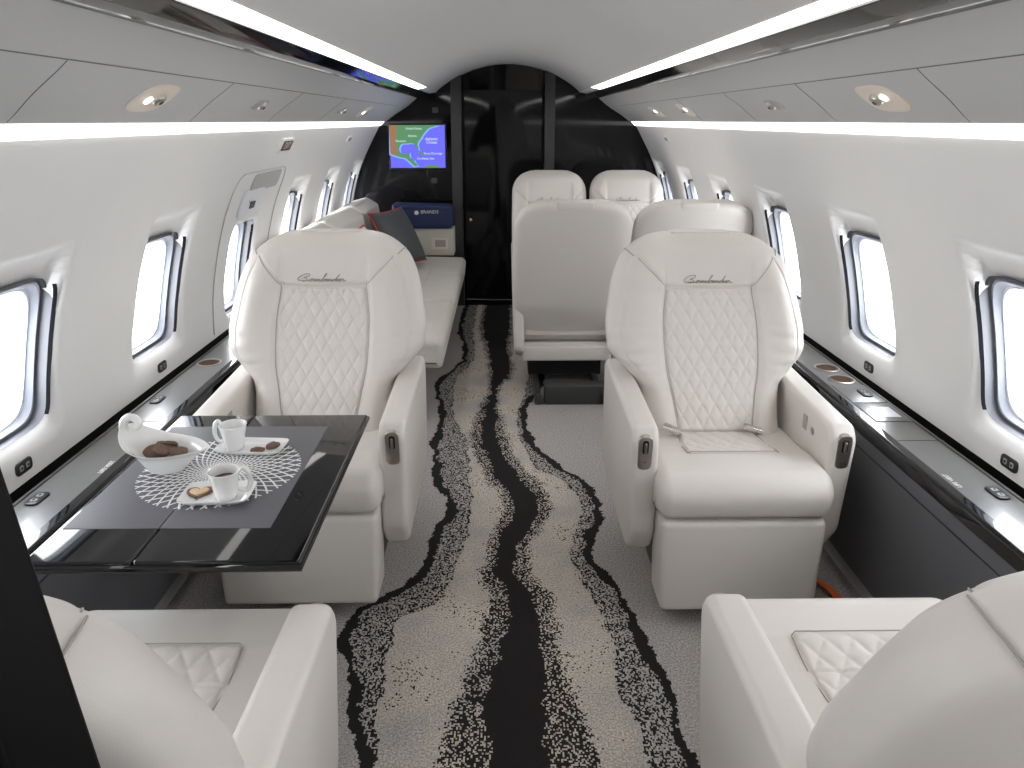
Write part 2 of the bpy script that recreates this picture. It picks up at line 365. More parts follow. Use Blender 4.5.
def profile_y(name, prof, m, y0=Y0, y1=Y1+.02, parent=None, sharp=40, r=.001): return MB().add(*slab(prof, 'y', y0, y1, r, 1)).build(name, m, parent, sharp=sharp)
for s in (-1, 1):
    side = 'left' if s < 0 else 'right'
    # valance (service panel) bulging slightly, from black trim to cove lip
    pts = catmull([(.655, 1.572, 0), (.70, 1.531, 0), (.76, 1.487, 0), (.83, 1.444, 0), (.885, 1.405, 0), (.905, 1.3945, 0)], 5)
    P = [(s*p.x, p.y) for p in pts]+[(s*.93, 1.402), (s*.93, 1.43), (s*.70, 1.62)]
    struct(profile_y('trim_1' if s < 0 else 'trim_2', P, 'valance', sharp=30))
    # cove light
    c = profile_y('cove_light', [(s*.907, 1.3975), (s*.940, 1.3975), (s*.952, 1.380), (s*.948, 1.364), (s*.938, 1.366)], 'cove')
    tag(c, f'thin white cove light running along the top of the {side} cabin wall', 'light', 'cove lights above the windows')
    # dark backing between valance and outer shell
    struct(profile_y('trim_3' if s < 0 else 'trim_4', [(s*.925, 1.40), (s*.99, 1.40), (s*1.03, 1.36), (s*.955, 1.36), (s*.95, 1.37)], 'wall'))
    # black lacquer trim
    P = rpoly([(s*.575, 1.607), (s*.572, 1.588), (s*.612, 1.567), (s*.654, 1.5585), (s*.664, 1.566), (s*.66, 1.61)], [0, .002, .004, .0015, .001, 0], 3)
    struct(profile_y('trim_5' if s < 0 else 'trim_6', P, 'gloss_bulk'))
    # ceiling light strip
    root = empty('ceiling_light_strip', f'long white ceiling light strip on the {side} side of the arched ceiling', 'light', (s*.55, 0, 1.60), group='ceiling light strips')
    a = MB().add(*slab([(s*(.523-.55), .003), (s*(.577-.55), -.007), (s*(.577-.55), .003), (s*(.523-.55), .012)], 'y', Y0, 4.9, .0005, 1)).build('diffuser', 'strip', root)
    MB().add(*slab([(s*(.520-.55), .002), (s*(.580-.55), -.009), (s*(.577-.55), .003), (s*(.523-.55), .012)], 'y', 4.9, Y1, .0005, 1)).build('end_cover', 'valance', root)
    # seams of the service panels: lengthwise gap and cross gaps
    def vp(x):
        for a_, b_ in zip(pts, pts[1:]):
            if a_.x <= x <= b_.x: return a_.y+(b_.y-a_.y)*(x-a_.x)/(b_.x-a_.x)
        return pts[-1].y
    sroot = struct(MB().add(*tube([(s*.746, y, vp(.746)) for y in (Y0, 5.2)], .0014, 4)).build('trim_7' if s < 0 else 'trim_8', 'seamdark'))
    for yy in ((.45, 1.28, 2.05, 2.75, 3.5) if s < 0 else (.6, 1.47, 2.08, 2.75, 3.5)):
        MB().add(*tube([(s*x, yy+.05*(x-.746)/.14, vp(x)-.0003) for x in np.linspace(.746, .897, 9)], .0010, 4)).build('panel_gap', 'seamdark', sroot)
    # ledge: satin rail, graphite top, lacquer nose, charcoal side panel
    led = empty('side_ledge', f'graphite side ledge with black lacquer nose running below the {side} windows', 'ledge', (s*1.1, 0, 0), group='side ledges')
    def lp(name, prof, m, **k): return MB().add(*slab([(s*x-s*1.1, z) for x, z in prof], 'y', -1.8, 3.25, .0008, 1)).build(name, m, led, **k)
    lp('ledge_top', [(1.035, .520), (1.035, .553), (1.152, .553), (1.152, .520)], 'ledge')
    lp('black_channel', [(1.152, .510), (1.152, .526), (1.203, .526), (1.203, .575), (1.23, .60), (1.23, .510)], 'channel')
    lp('satin_rail', rpoly([(1.152, .547), (1.152, .557), (1.160, .557), (1.160, .547)], .002, 3), 'rail')
    lp('lacquer_nose', rpoly([(1.036, .515), (1.036, .5545), (1.012, .5545), (1.004, .547), (1.004, .512)], [.002, .001, .006, .006, .004], 5), 'gloss')
    lp('side_panel', [(1.010, .515), (1.010, .10), (1.06, .02), (1.15, .02), (1.15, .515)], 'side')
    lp('panel_seam', [(1.0085, .470), (1.0085, .4665), (1.02, .4665), (1.02, .470)], 'black')
    lp('kick_panel', [(1.035, .10), (1.045, .0), (1.15, .0), (1.15, .10)], 'valance')
for s in (-1, 1): struct(MB().add(*slab([(s*1.185, 0), (s*1.185, .56), (s*1.215, .56), (s*1.215, 0)], 'y', 3.25, Y1, .001, 1)).build('wall_'+('left' if s < 0 else 'right')+'_lower' if False else ('wall_left' if s < 0 else 'wall_right'), 'wall'))
# closing wall behind the camera
struct(link('wall_rear', [(-1.3, Y0, 0), (1.3, Y0, 0), (1.3, Y0, 1.9), (-1.3, Y0, 1.9)], [(0, 1, 2, 3)], 'ceiling'))

# forward bulkhead: black lacquer with a door
def bulk(name, poly, y0, y1, m, parent=None): return MB().add(*slab(poly, 'y', y0, y1, .001, 1)).build(name, m, parent, sharp=30)
arc = [(wx(z)+.03, z) for z in np.linspace(0, 1.8, 30)]
leftp = [(-.37, 0), (-.37, 1.84)]+[(-.38, 1.84)]+[(-x, z) for x, z in reversed(arc)]
rightp = [(.30, 0), (.30, 1.84), (.38, 1.84)]+[(x, z) for x, z in reversed(arc)]
struct(bulk('wall_front_and_light_block', leftp, Y1, Y1+.06, 'gloss_bulk'))
struct(bulk('wall_front_and_light_block', rightp, Y1, Y1+.06, 'gloss_bulk'))
struct(MB().add(*slab([(-.42, Y1-.02), (-.345, Y1-.02), (-.345, Y1+.08), (-.42, Y1+.08)], 'z', 0, 1.8, .003, 2)).build('trim_9', 'post'))
struct(MB().add(*slab([(.272, Y1-.02), (.345, Y1-.02), (.345, Y1+.08), (.272, Y1+.08)], 'z', 0, 1.8, .003, 2)).build('trim_10', 'post'))
struct(link('wall_front_and_light_block', [(-1.3, Y1+.01, -.05), (1.3, Y1+.01, -.05), (1.3, Y1+.3, -.05), (-1.3, Y1+.3, -.05), (-1.3, Y1+.01, 1.95), (1.3, Y1+.01, 1.95), (1.3, Y1+.3, 1.95), (-1.3, Y1+.3, 1.95)], [(0, 1, 2, 3), (4, 5, 6, 7), (0, 3, 7, 4), (1, 2, 6, 5), (3, 2, 6, 7)], 'gloss_dim', smooth=False))  # unseen box added behind the bulkhead to block outside light leaking in
V, F = grid(lambda u, v: (-.36+.66*u, Y1+.10-.012*math.sin(PI*u), 1.62*v), 24, 8)
d1 = struct(link('door_1', V, F, 'gloss_bulk'))
MB().add(*lathe([(.0, -.004), (.014, -.004), (.016, 0), (.012, .01), (0, .014)], 16)).xf(Matrix.Translation((-.29, Y1+.085, .66)) @ Matrix.Rotation(R(90), 4, 'X')).build('door_knob', 'chrome', d1)
V, F = grid(lambda u, v: (-.36+.66*u, Y1+.10-.012*math.sin(PI*u)-.04*v, 1.62+.19*v), 24, 10)
struct(link('trim_11', V, F, 'gloss_bulk'))

# ------------------------------------------------------------ seats
SCRIPT = [(.9,.1),(.35,.15),(.1,.45),(.5,.95),(1.2,1.1),(1.35,.8),(.8,.55),(1.2,.45),(1.3,.15),(.9,.02),(.75,.12),(1.5,.1),(1.8,.35),(1.95,.2),(1.8,.02),(1.65,.15),(1.85,.38),(2.1,.3),(2.2,.02),(2.3,.35),(2.45,.02),(2.55,.35),(2.7,.02),(2.8,.35),(2.95,.02),(3.1,.2),(3.45,1.0),(3.3,1.05),(3.2,.1),(3.4,.02),(3.5,.2),(3.4,.35),(3.6,.3),(3.8,.35),(3.65,.15),(3.8,.02),(3.95,.3),(4.0,.02),(4.15,.35),(4.25,.3),(4.3,.02),(4.5,.2),(4.65,.35),(4.5,.12),(4.65,.02),(4.85,.4),(5.05,1.05),(4.9,.3),(4.95,.02),(5.1,.35),(5.15,.02),(5.35,.2),(5.45,.38),(5.3,.25),(5.4,.02),(5.55,.1),(5.65,.35),(5.8,.3),(5.9,.05),(6.2,.12)]
def make_seat(style='club', quilt=True, legrest=True):
    """local frame: the sitter faces -y, y=0 where back meets cushion"""
    root = bpy.data.objects.new('cabin_seat', None); COL.objects.link(root); root.empty_display_size = .05
    if style == 'club':
        W = [(.36, .222), (.50, .225), (.58, .235), (.635, .285), (.685, .328), (.74, .333), (.82, .322), (.90, .303), (.96, .275), (1.00, .232), (1.025, .185), (1.04, .13)]
        zb, zt, rec = .36, 1.04, .46; W = [(z, x*.975) for z, x in W]
    else:
        W = [(.24, .270), (.50, .283), (.62, .287), (.74, .287), (.86, .285), (.92, .284), (.96, .274), (.99, .255), (1.015, .225), (1.033, .185), (1.045, .14)]
        zb, zt, rec = .24, 1.045, .44 if style == 'conf' else .30
    if style == 'far': W = [(z if z < .7 else .7+(z-.7)*1.11, x*.86) for z, x in W]; zt = .7+(1.045-.7)*1.11
    TH = .15
    def yp(z): return rec*(z-.45)
    WQ = [(.45, .112), (.55, .128), (.66, .147), (.76, .150), (.88, .138)]
    def front(x, z):
        w_ = max(sinterp(W, z), .01); a = min(abs(x)/w_, 1)
        top = max(0, (z-(zt-.07))/.07); top = min(top, 1)
        T = .085*(1-a**3.2)**(1/2.4)*(1-top**2.2)**(1/2.2)
        q = sinterp(WQ, z); bol = 0
        if style != 'conf' and abs(x) > q-.006: bol = (.014*sm(q-.004, q+.018, abs(x))+.022*sm(q-.004, q+(w_-q)*.6, abs(x)))*sm(zt-.02, zt-.14, z)
        head = .012*sm(.86, .90, z)*sm(zt, zt-.04, z)*sm(.26, .1, abs(x))
        g = 0
        if style != 'conf':
            e = abs(abs(x)-(w_-.045)); g = .004*math.exp(-(e/.004)**2)*sm(.60, .66, z)*sm(zt-.05, zt-.1, z)
            wr = .0022*math.sin(z*190+abs(x)*22+2*math.sin(z*31))*sm(q+.01, q+.08, abs(x))*sm(.60, .66, z)*sm(.80, .70, z)
            g -= wr
        return yp(z)+.06-T*(1) - (bol+head)*(1-a**6)*(1-top**3)+g
    def rear(x, z):
        w_ = max(sinterp(W, z), .01); a = min(abs(x)/w_, 1); top = min(1, max(0, (z-(zt-.06))/.06)); bot = min(1, max(0, (zb+.03-z)/.03))
        T = TH*.52*(1-a**5)**(1/3)*(1-top**2.5)**(1/2.5)*(1-.8*bot**2)
        g = 0
        if style == 'club':
            pass
        low = .0 if style == 'club' else -.05*sm(.5, .25, z)
        return yp(z)+.06+T-g+low
    NU, NV = (150, 130) if style == 'club' else (80, 80)
    zs = [zb+(zt-zb)*(1-(1-j/(NV-1))**1.35) for j in range(NV)]
    us = [math.sin((i/(NU-1)-.5)*PI) for i in range(NU)]
    us = [.55*u+.45*(2*i/(NU-1)-1) for i, u in enumerate(us)]
    V = []; F = []
    for z in zs:
        w_ = sinterp(W, z)
        for u in us: V.append((u*w_, front(u*w_, z), z))
        for u in us[1:-1][::-1]: V.append((u*w_, rear(u*w_, z), z))
    K = 2*NU-2
    for j in range(NV-1):
        for i in range(K): F.append((j*K+i, j*K+(i+1) % K, (j+1)*K+(i+1) % K, (j+1)*K+i))
    def cap(j):
        for i in range(NU-1):
            a = j*K+i; b = j*K+i+1; c = j*K+(K-i-1) if i+1 < NU-1 else None; d = j*K+(K-i) % K
            if i == 0: F.append((a, b, j*K+K-1))
            elif i == NU-2: F.append((a, b, j*K+K-i))
            else: F.append((a, b, j*K+K-i-1, j*K+K-i))
    cap(0); cap(NV-1)
    link('backrest', V, F, 'leather' if style != 'conf' else 'leather_back', root)
    if style != 'conf':
        # quilted centre panel
        def qf(u, v):
            z = .462+(.880-.462)*v; q = sinterp(WQ, z); x = (2*u-1)*q
            e = min(u, 1-u, v*1.6, (1-v)*1.6)
            a = x/.041+z/.068; b = x/.041-z/.068
            h = .0062*min(abs(math.sin(PI*a/1)), abs(math.sin(PI*b/1)))**.4*sm(0, .05, e)
            return (x, front(x, z)-.003-h+.010*math.exp(-(e/.012)**2), z)
        link('quilted_panel', *grid(qf, 120, 150), 'leather', root)
        # headrest panel
        HWd = [(.885, .138), (.92, .172), (.95, .203), (.98, .228), (1.0, .232)]
        def hf(u, v):
            z = .884+(zt-.022-.884)*v; w_ = min(sinterp(HWd, z), sinterp(W, z)*.90); x = (2*u-1)*w_
            z2 = z-.006*(1-(2*u-1)**2)*(1-v)
            e = min(u*1.5, (1-u)*1.5, v, (1-v)*1.0)
            return (x, front(x, z2)-.006*sm(0, .10, e)*(1-.8*v)+.007*math.exp(-(e/.015)**2), z2)
        hp = link('headrest_panel', *grid(hf, 90, 50), 'leather', root)
        for sx in (-1, 1):
            ln = [(sx*sinterp(WQ, z), front(sx*(sinterp(WQ, z)-.004), z)-.0012, z) for z in np.linspace(.47, .884, 40)]
            ln += [(sx*sinterp(HWd, z), front(sx*sinterp(HWd, z), z)-.0012, z) for z in np.linspace(.885, .968, 13)]
            MB().add(*tube(ln, .0013, 5)).build('seam', 'seam', root)
        if style == 'club':
            for sx in (-1, 1):
                # seam over the shoulder, from the headrest corner back down the shell
                ln = [(sx*p.x, p.y, p.z+.0008) for p in catmull([(.234, .242, .9725), (.2455, .275, .982), (.2490, .301, .983), (.2500, .322, .982), (.2495, .337, .979), (.247, .350, .974)], 5)]
                MB().add(*tube(ln, .0016, 5)).build('seam', 'seam', root)
        sc_, sy_ = .172/6.6, .021
        pts = []
        for p in catmull([(a+.35*b, b, 0) for a, b in SCRIPT], 4):
            x = p.x*sc_-.088; z = .898+p.y*sy_; pts.append((x, front(x, z)-.0075, z))
        MB().add(*tube(pts, .0011, 5)).build('embroidered_name', 'thread', root)['label'] = 'grey script embroidery'
        # top cap line
        MB().add(*slab(rpoly([(-.10, -.03), (.10, -.03), (.10, .035), (-.10, .035)], .012), 'z', 0, .006, .003, 3)).xf(Matrix.Translation((0, yp(zt)+.062, zt-.0055))).build('top_flap', 'leather', root)
    else:
        MB().add(*slab(rpoly([(-.088, -.02), (.088, -.02), (.088, .02), (-.088, .02)], .012), 'z', -.028, .006, .006, 3)).xf(Matrix.Translation((0, yp(zt)+.106, zt-.012)) @ Matrix.Rotation(R(-12), 4, 'X')).build('top_flap', 'leather_back', root)
        # lower shell pocket line
        MB().add(*slab(rpoly([(-.272, .235), (.272, .235), (.272, .268), (-.272, .268)], .006, 4), 'y', .03, .075, .004, 2)).build('shell_band', 'leather_back', root)
        MB().add(*rbox(-.235, .24, -.16, .09, .175, .250, .01)).build('seat_pan', 'leather_back', root)
    # cushion
    cp = rpoly([(.04, .30), (.06, .455), (-.12, .462), (-.20, .475), (-.325, .472), (-.365, .42), (-.350, .352), (-.30, .340), (-.1, .30)], [.01, .03, .05, .08, .085, .07, .03, .01, .02], 8)
    MB().add(*slab(cp, 'x', -.243, .243, .040, 8)).build('cushion', 'leather', root, sharp=None)
    # seat quilt
    def sf(u, v):
        y = -.02-.185*v; w_ = (.118+.014*math.sin(v*PI*.6))*(1 if v < .9 else 1); x = (2*u-1)*w_
        ztop = .4585 if y > -.12 else .462+.013*sm(-.12, -.20, y)
        e = min(u, 1-u, v*1.2, (1-v)*1.2); a = x/.05+y/.075; b = x/.05-y/.075
        h = .0055*min(abs(math.sin(PI*a)), abs(math.sin(PI*b)))**.4*sm(0, .05, e)
        return (x, y, ztop+.003+h-.012*math.exp(-(e/.015)**2))
    link('quilted_seat_panel', *grid(sf, 70, 60), 'leather', root)
    edge = [sf(0, v) for v in np.linspace(.05, .97, 20)]+[sf(u, .99) for u in np.linspace(.03, .97, 20)]+[sf(1, v) for v in np.linspace(.97, .05, 20)]
    MB().add(*tube([(x, y, z+.0105) for x, y, z in edge], .0013, 5)).build('seam', 'seam', root)
    # armrests
    for sx in (-1, 1):
        ap = rpoly([(.30, .612), (.345, .24), (.30, .18), (-.20, .165), (-.265, .26), (-.295, .555), (-.268, .592)], [.05, .05, .04, .06, .08, .05, .03], 7)
        if style == 'conf': ap = rpoly([(.10, .60), (.13, .24), (.0, .18), (-.20, .165), (-.265, .26), (-.295, .555), (-.268, .592)], [.05, .05, .04, .06, .08, .05, .03], 7)
        def pl(x, y, z, sx=sx): return (sx*(x-.010*sm(.45, .15, z)), y, z)
        a0, a1 = (.234, .309) if style != 'far' else (.2, .25)
        if style == 'conf': a0, a1 = .232, .286
        arm = MB().add(*slab(ap, 'x', a0, a1, .018, 6, place=pl)).build('armrest', 'leather' if style != 'conf' else 'leather_back', root, sharp=None)
        MB().add(*tube([(sx*(a1-.012), y, .6115 if y > -.2 else .598) for y in (-.19,)]+[], .001)) if False else None
        if style != 'far':
            # lever recess on the arm front
            c = ((a0+a1)/2+.004)*sx; Mx = Matrix.Translation((c-.002*sx, -.2845, .520)) @ Matrix.Rotation(R(6), 4, 'X')
            pill = rpoly([(-.020, -.052), (.020, -.052), (.020, .052), (-.020, .052)], .026, 8); pin = [(x*.42, z*.40+.020) for x, z in pill]
            lv = MB().add(*slab(pill, 'y', -.009, .02, .003, 2)).xf(Mx).build('lever_bezel', 'nickel', arm)
            MB().add(*slab(pin, 'y', -.0105, .0, .0005, 1)).xf(Mx).build('lever_slot', 'black', arm)
            MB().add(*slab(rpoly([(-.0035, .0), (.0035, .0), (.0035, .034), (-.0035, .034)], .004, 4), 'y', -.016, .0, .002, 2)).xf(Mx).build('lever', 'nickel', arm)
            MB().add(*lathe([(0, -.012), (.011, -.012), (.012, .0), (0, .004)], 20)).xf(Mx @ Matrix.Translation((0, -.006, -.026)) @ Matrix.Rotation(R(90), 4, 'X')).build('release_button', 'chrome', arm)
    # jack plate on the inner face of the window-side arm is added per seat
    if style != 'far' and style != 'conf':
        for sx in (-1, 1):
            q = MB().add(*slab(rpoly([(-.030, -.013), (.030, -.013), (.030, .013), (-.030, .013)], .005, 4), 'z', -.006, .006, .003, 2)).xf(Matrix.Translation((sx*.125-.014, -.035, .480)) @ Matrix.Rotation(R(-14+8*sx), 4, 'Z') @ Matrix.Rotation(R(14), 4, 'Y')).build('seat_belt_buckle', 'chrome', root)
            MB().add(*slab(rpoly([(-.028, -.007), (-.002, -.007), (-.002, .007), (-.028, .007)], .003, 3), 'z', .005, .009, .001, 2)).xf(Matrix.Translation((sx*.125-.014, -.035, .480)) @ Matrix.Rotation(R(-14+8*sx), 4, 'Z') @ Matrix.Rotation(R(14), 4, 'Y')).build('buckle_tab', 'nickel', q)
    if legrest:
        lp_ = rpoly([(-.345, .055), (-.345, .338), (-.22, .338), (-.20, .055)], [.02, .02, .02, .02], 5)
        MB().add(*slab(lp_, 'x', -.230, .230, .016, 5, place=lambda x, y, z: (x*(1-.045*(.34-z)/.28), y, z))).build('legrest', 'leather', root, sharp=None)
    # base and floor tracks
    MB().add(*(rbox(-.20, .20, -.20, .20, .05, .32, .01) if style == 'club' else rbox(-.20, .20, -.24, -.05, .05, .28, .01))).build('seat_base', 'black', root)
    for sx in (-1, 1): MB().add(*rbox(sx*.16-.015, sx*.16+.015, -.26, .27, 0, .06, .004)).build('floor_track', 'nickel' if style == 'club' else 'post', root)
    return root
def seat_tag(o, label): tag(o, label, 'seat', 'cream leather cabin seats'); return o
club = make_seat('club'); club.location = (.621, 2.15, 0); seat_tag(club, 'cream quilted armchair facing us on the right, open seat with belt buckles showing')
def jack(root, sx):
    x = sx*.2355
    MB().add(*rbox(min(x, x-sx*.004), max(x, x-sx*.004), -.135, -.105, .515, .560, .001)).build('jack_plate', 'jack', root)
    MB().add(*lathe([(0, 0), (.011, 0), (.012, .003), (0, .005)], 20)).xf(Matrix.Translation((x, -.175, .532)) @ Matrix.Rotation(R(-90*sx), 4, 'Y')).build('call_button', 'nickel', root)
c2 = copy_tree(club); c2.location = (-.623, 2.19, 0); c2['label'] = 'cream quilted armchair behind the black table, left of the aisle'
c3 = copy_tree(club); c3.location = (.625, .87, 0); c3.rotation_euler = (0, 0, PI); c3['label'] = 'cream armchair seen from behind in the near right corner'
c4 = copy_tree(club); c4.location = (-.646, .85, 0); c4.rotation_euler = (0, 0, PI); c4['label'] = 'cream armchair seen from behind in the near left corner'
for c in (c3, c4):
    for ch in c.children:
        n = ch.name.split('.')[0]
        if n in ('backrest', 'quilted_panel', 'headrest_panel', 'embroidered_name', 'top_flap') or (n == 'seam' and max(v.co.z for v in ch.data.vertices) > .55): ch.location.y += .035
        if n in ('cushion', 'quilted_seat_panel', 'legrest') or (n == 'seam' and max(v.co.z for v in ch.data.vertices) < .55): ch.location.y -= .10
jack(club, 1); jack(c2, -1)
conf = make_seat('conf', legrest=False); conf.location = (.295, 3.80, 0); conf.rotation_euler = (0, 0, PI); seat_tag(conf, 'cream seat turned away, its plain back shell beside the aisle')
k2 = copy_tree(conf); k2.location = (.870, 3.80, 0); k2['label'] = 'cream seat turned away against the right wall, mostly behind the quilted armchair'
far = make_seat('far', legrest=False); far.location = (.265, 4.72, 0); seat_tag(far, 'farthest cream seat facing us, nearer the aisle, by the black bulkhead')
f2 = copy_tree(far); f2.location = (.775, 4.72, 0); f2['label'] = 'farthest cream seat facing us, next to the right wall'

# ------------------------------------------------------------ folding table
TZ = .662
tb = empty('folding_table', 'black lacquer folding table with slate leather inset on the left', 'table', (-.635, 1.47, 0))
def tp(x0, x1, name, m, z0, z1, y0, y1, r, parent=tb): return MB().add(*rbox(x0+.635, x1+.635, y0-1.47, y1-1.47, z0, z1, r)).build(name, m, parent)
tp(-.876, -.6862, 'table_leaf', 'gloss', TZ-.022, TZ, 1.135, 1.800, .005)
tp(-.6848, -.393, 'table_leaf', 'gloss', TZ-.022, TZ, 1.135, 1.800, .005)
for a, b in ((-.876, -.6862), (-.6848, -.405)): pass
tp(-.866, -.6865, 'leather_inset', 'inset', TZ-.002, TZ+.0012, 1.245, 1.722, .0012)
tp(-.6845, -.478, 'leather_inset', 'inset', TZ-.002, TZ+.0012, 1.245, 1.722, .0012)
# bevelled lip round the free edges
MB().add(*tube([(-.241, -.337, TZ-.012), (.240, -.337, TZ-.012), (.240, .332, TZ-.012), (-.241, .332, TZ-.012)], .007, 8)).build('edge_moulding', 'gloss', tb)
tp(-.87, -.60, 'support_arm', 'black', TZ-.047, TZ-.022, 1.60, 1.70, .004)
tp(-.87, -.82, 'support_post', 'black', .40, TZ-.04, 1.61, 1.69, .004)
tp(-1.004, -.82, 'support_bracket', 'black', .36, .41, 1.60, 1.70, .004)

# doily
DC = (-.656, 1.48); DZ = TZ+.0016
mb = MB(); NS = 40; r0, r1 = .012, .168
for d in (-1, 1):
    for k in range(NS):
        pts = []
        for i in range(26):
            t = i/25; r = r0+(r1-r0)*t**1.05; a = 2*PI*k/NS+d*1.45*math.log(1+9*t)/math.log(10)
            pts.append((DC[0]+r*math.cos(a), DC[1]+r*math.sin(a), DZ+.0006*(d > 0)))
        mb.add(*tube(pts, [.0013+.0008*i/25 for i in range(26)], 4, flat=.5))
mb.add(*lathe([(0, DZ-.0006), (.021, DZ-.0006), (.021, DZ+.001), (0, DZ+.001)], 24, *DC))
tag(mb.build('doily', 'doily', smooth=False), 'round white lace doily under the coffee things on the table', 'doily')
TT = DZ+.0014
def tray(name, cx, cy, hx, hy, rz, label):
    def f(u, v):
        # rounded squarish dish
        a = 2*PI*u; k = (abs(math.cos(a))**9+abs(math.sin(a))**9)**(-1/9)
        prof = [(0, .0025), (.70, .0025), (.80, .004), (.93, .009), (1.0, .012), (1.0, .0105), (.93, .006), (.80, 0), (0, 0)]
        t = v*(len(prof)-1); i = min(int(t), len(prof)-2); q = t-i; r = prof[i][0]*(1-q)+prof[i+1][0]*q; z = prof[i][1]*(1-q)+prof[i+1][1]*q
        return (r*hx*k*math.cos(a), r*hy*k*math.sin(a), z)
    V, F = grid(f, 48, 25, closeu=True)
    o = link(name, V, F, 'porcelain', loc=(cx, cy, TT)); o.rotation_euler = (0, 0, rz); tag(o, label, 'saucer', 'square coffee saucers'); return o
tray('saucer', -.622, 1.585, .078, .039, R(-3), 'square white saucer under the farther cup, two dark cookies on it')
tray('saucer', -.618, 1.362, .070, .045, R(2), 'square white saucer under the nearer cup, heart-shaped cookie on it')
def cup(cx, cy, rz, label, full):
    root = empty('coffee_cup', label, 'cup', (cx, cy, TT+.0027), rz, 'white espresso cups')
    MB().add(*lathe([(0, 0), (.019, 0), (.021, .002), (.0225, .012), (.026, .035), (.0305, .056), (.0315, .060), (.0300, .0605), (.0285, .056), (.0245, .035), (.021, .014), (.015, .007), (0, .006)], 40)).build('cup_body', 'porcelain', root)
    pts = catmull([(.024, 0, .018), (.040, 0, .014), (.049, 0, .030), (.047, 0, .052), (.038, 0, .064), (.029, 0, .056)], 6)
    n = len(pts); MB().add(*tube(pts, [.0035+.0018*math.sin(PI*i/(n-1)) for i in range(n)], 10)).build('handle', 'porcelain', root)
    MB().add(*lathe([(0, .040), (.0250, .040), (.0255, .0415), (0, .0418)], 32)).build('coffee', 'coffee' if full else 'porcelain', root)
    if full: MB().add(*lathe([(0, .0417), (.012, .0417), (.013, .0422), (0, .0424)], 20, .006, .004)).build('crema', 'foam', root)
    return root
cup(-.662, 1.585, R(165), 'empty-looking white espresso cup on the farther saucer, handle to the left', False)
cup(-.598, 1.352, R(10), 'white espresso cup with coffee on the nearer saucer, handle to the right', True)
def cookie(cx, cy, z, r, rot, label, group, tilt=0):
    pr_ = [(0, 0), (r*.9, 0), (r, .002), (r*.95, .005), (r*.6, .0075), (0, .0085)]
    V, F = lathe(pr_, 20)
    V = [(x*(1+.06*math.sin(3*math.atan2(y, x)+cx*90)), y*(.8+.05*math.sin(5*math.atan2(y, x))), z_+(.0015*math.sin(x*700+cy*50)*math.cos(y*650) if z_ > .003 else 0)) for x, y, z_ in V]
    o = link('cookie', V, F, 'cookie', loc=(cx, cy, z)); o.rotation_euler = (tilt, tilt*.4, rot); tag(o, label, 'cookie', group); return o
cookie(-.605, 1.568, TT+.003, .0165, .3, 'dark sugared cookie on the farther saucer, the one next to the cup', 'cookies')
cookie(-.577, 1.592, TT+.003, .0185, 1.2, 'dark sugared cookie on the farther saucer, the one at its right end', 'cookies')
# heart cookie
ht = []
for i in range(48):
    t = 2*PI*i/48; ht.append((.00165*16*math.sin(t)**3, .00165*(13*math.cos(t)-5*math.cos(2*t)-2*math.cos(3*t)-math.cos(4*t))))
hc = empty('cookie', 'heart-shaped cookie with dark chocolate rim on the nearer saucer', 'cookie', (-.658, 1.368, TT+.003), R(8), 'cookies')
MB().add(*slab(ht, 'z', 0, .006, .002, 3)).build('chocolate_rim', 'cookie', hc)
MB().add(*slab([(x*.72, y*.72-.003) for x, y in ht], 'z', .005, .0085, .0015, 3)).build('shortbread_top', 'cookie2', hc)
# swirl bowl
bowl = empty('swirl_bowl', 'white swirl-handled porcelain bowl of dark cookies on the doily', 'bowl', (-.775, 1.485, TT), R(0))
def bf(u, v):
    a = 2*PI*u; prof = [(.0, .010), (.45, .012), (.72, .030), (.90, .046), (1.08, .054), (1.12, .055), (1.08, .052), (.86, .040), (.66, .018), (.52, .004), (.50, 0), (0, 0)]
    t = v*(len(prof)-1); i = min(int(t), len(prof)-2); q = t-i; r = prof[i][0]*(1-q)+prof[i+1][0]*q; z = prof[i][1]*(1-q)+prof[i+1][1]*q
    lf = math.exp(-((a-PI*.86)/.75)**2); zz = z*(1+.75*lf*(z/.055)); rx = .070*(1+.10*math.cos(a)**2); ry = .052
    off = -.016*lf*(z/.062)**2
    sp = .012*math.exp(-((min(a, 2*PI-a))/.4)**2)*(z/.062)
    return (r*rx*math.cos(a)+off+sp, r*ry*math.sin(a), zz-.004*math.exp(-((min(a, 2*PI-a))/.5)**2)*(z/.062))
link('bowl_body', *grid(bf, 72, 45, closeu=True), 'porcelain', bowl)
sp = []
for i in range(46):
    t = i/45; a = -PI*.30+t*PI*2.6; r = .026*(1-t)**.8+.004; sp.append((-.066+r*math.cos(a+1.6)+.004, .012, .128+r*math.sin(a+1.6)))
sp = catmull([(-.080, .020, .066), (-.090, .018, .084), (-.088, .016, .104), (-.075, .014, .116), (-.060, .014, .113), (-.055, .014, .101), (-.062, .014, .094), (-.069, .014, .099)], 5)
n = len(sp); MB().add(*tube(sp, [.010*(1-.25*i/n) for i in range(n)], 12)).build('swirl_handle', 'porcelain', bowl)
for i, (x, y, z, rz, t, lab) in enumerate([(-.795, 1.488, .038, .3, .5, 'leftmost sugared chocolate cookie in the swirl bowl'), (-.772, 1.480, .048, 1.1, .35, 'topmost sugared chocolate cookie in the swirl bowl, at its middle'), (-.745, 1.482, .042, 2.0, .2, 'sugared chocolate cookie in the swirl bowl, nearest its pouring lip'), (-.778, 1.503, .048, 2.8, .6, 'sugared chocolate cookie at the far side of the swirl bowl')]):
    cookie(x, y, TT+z, .026, rz, lab, 'cookies', t)

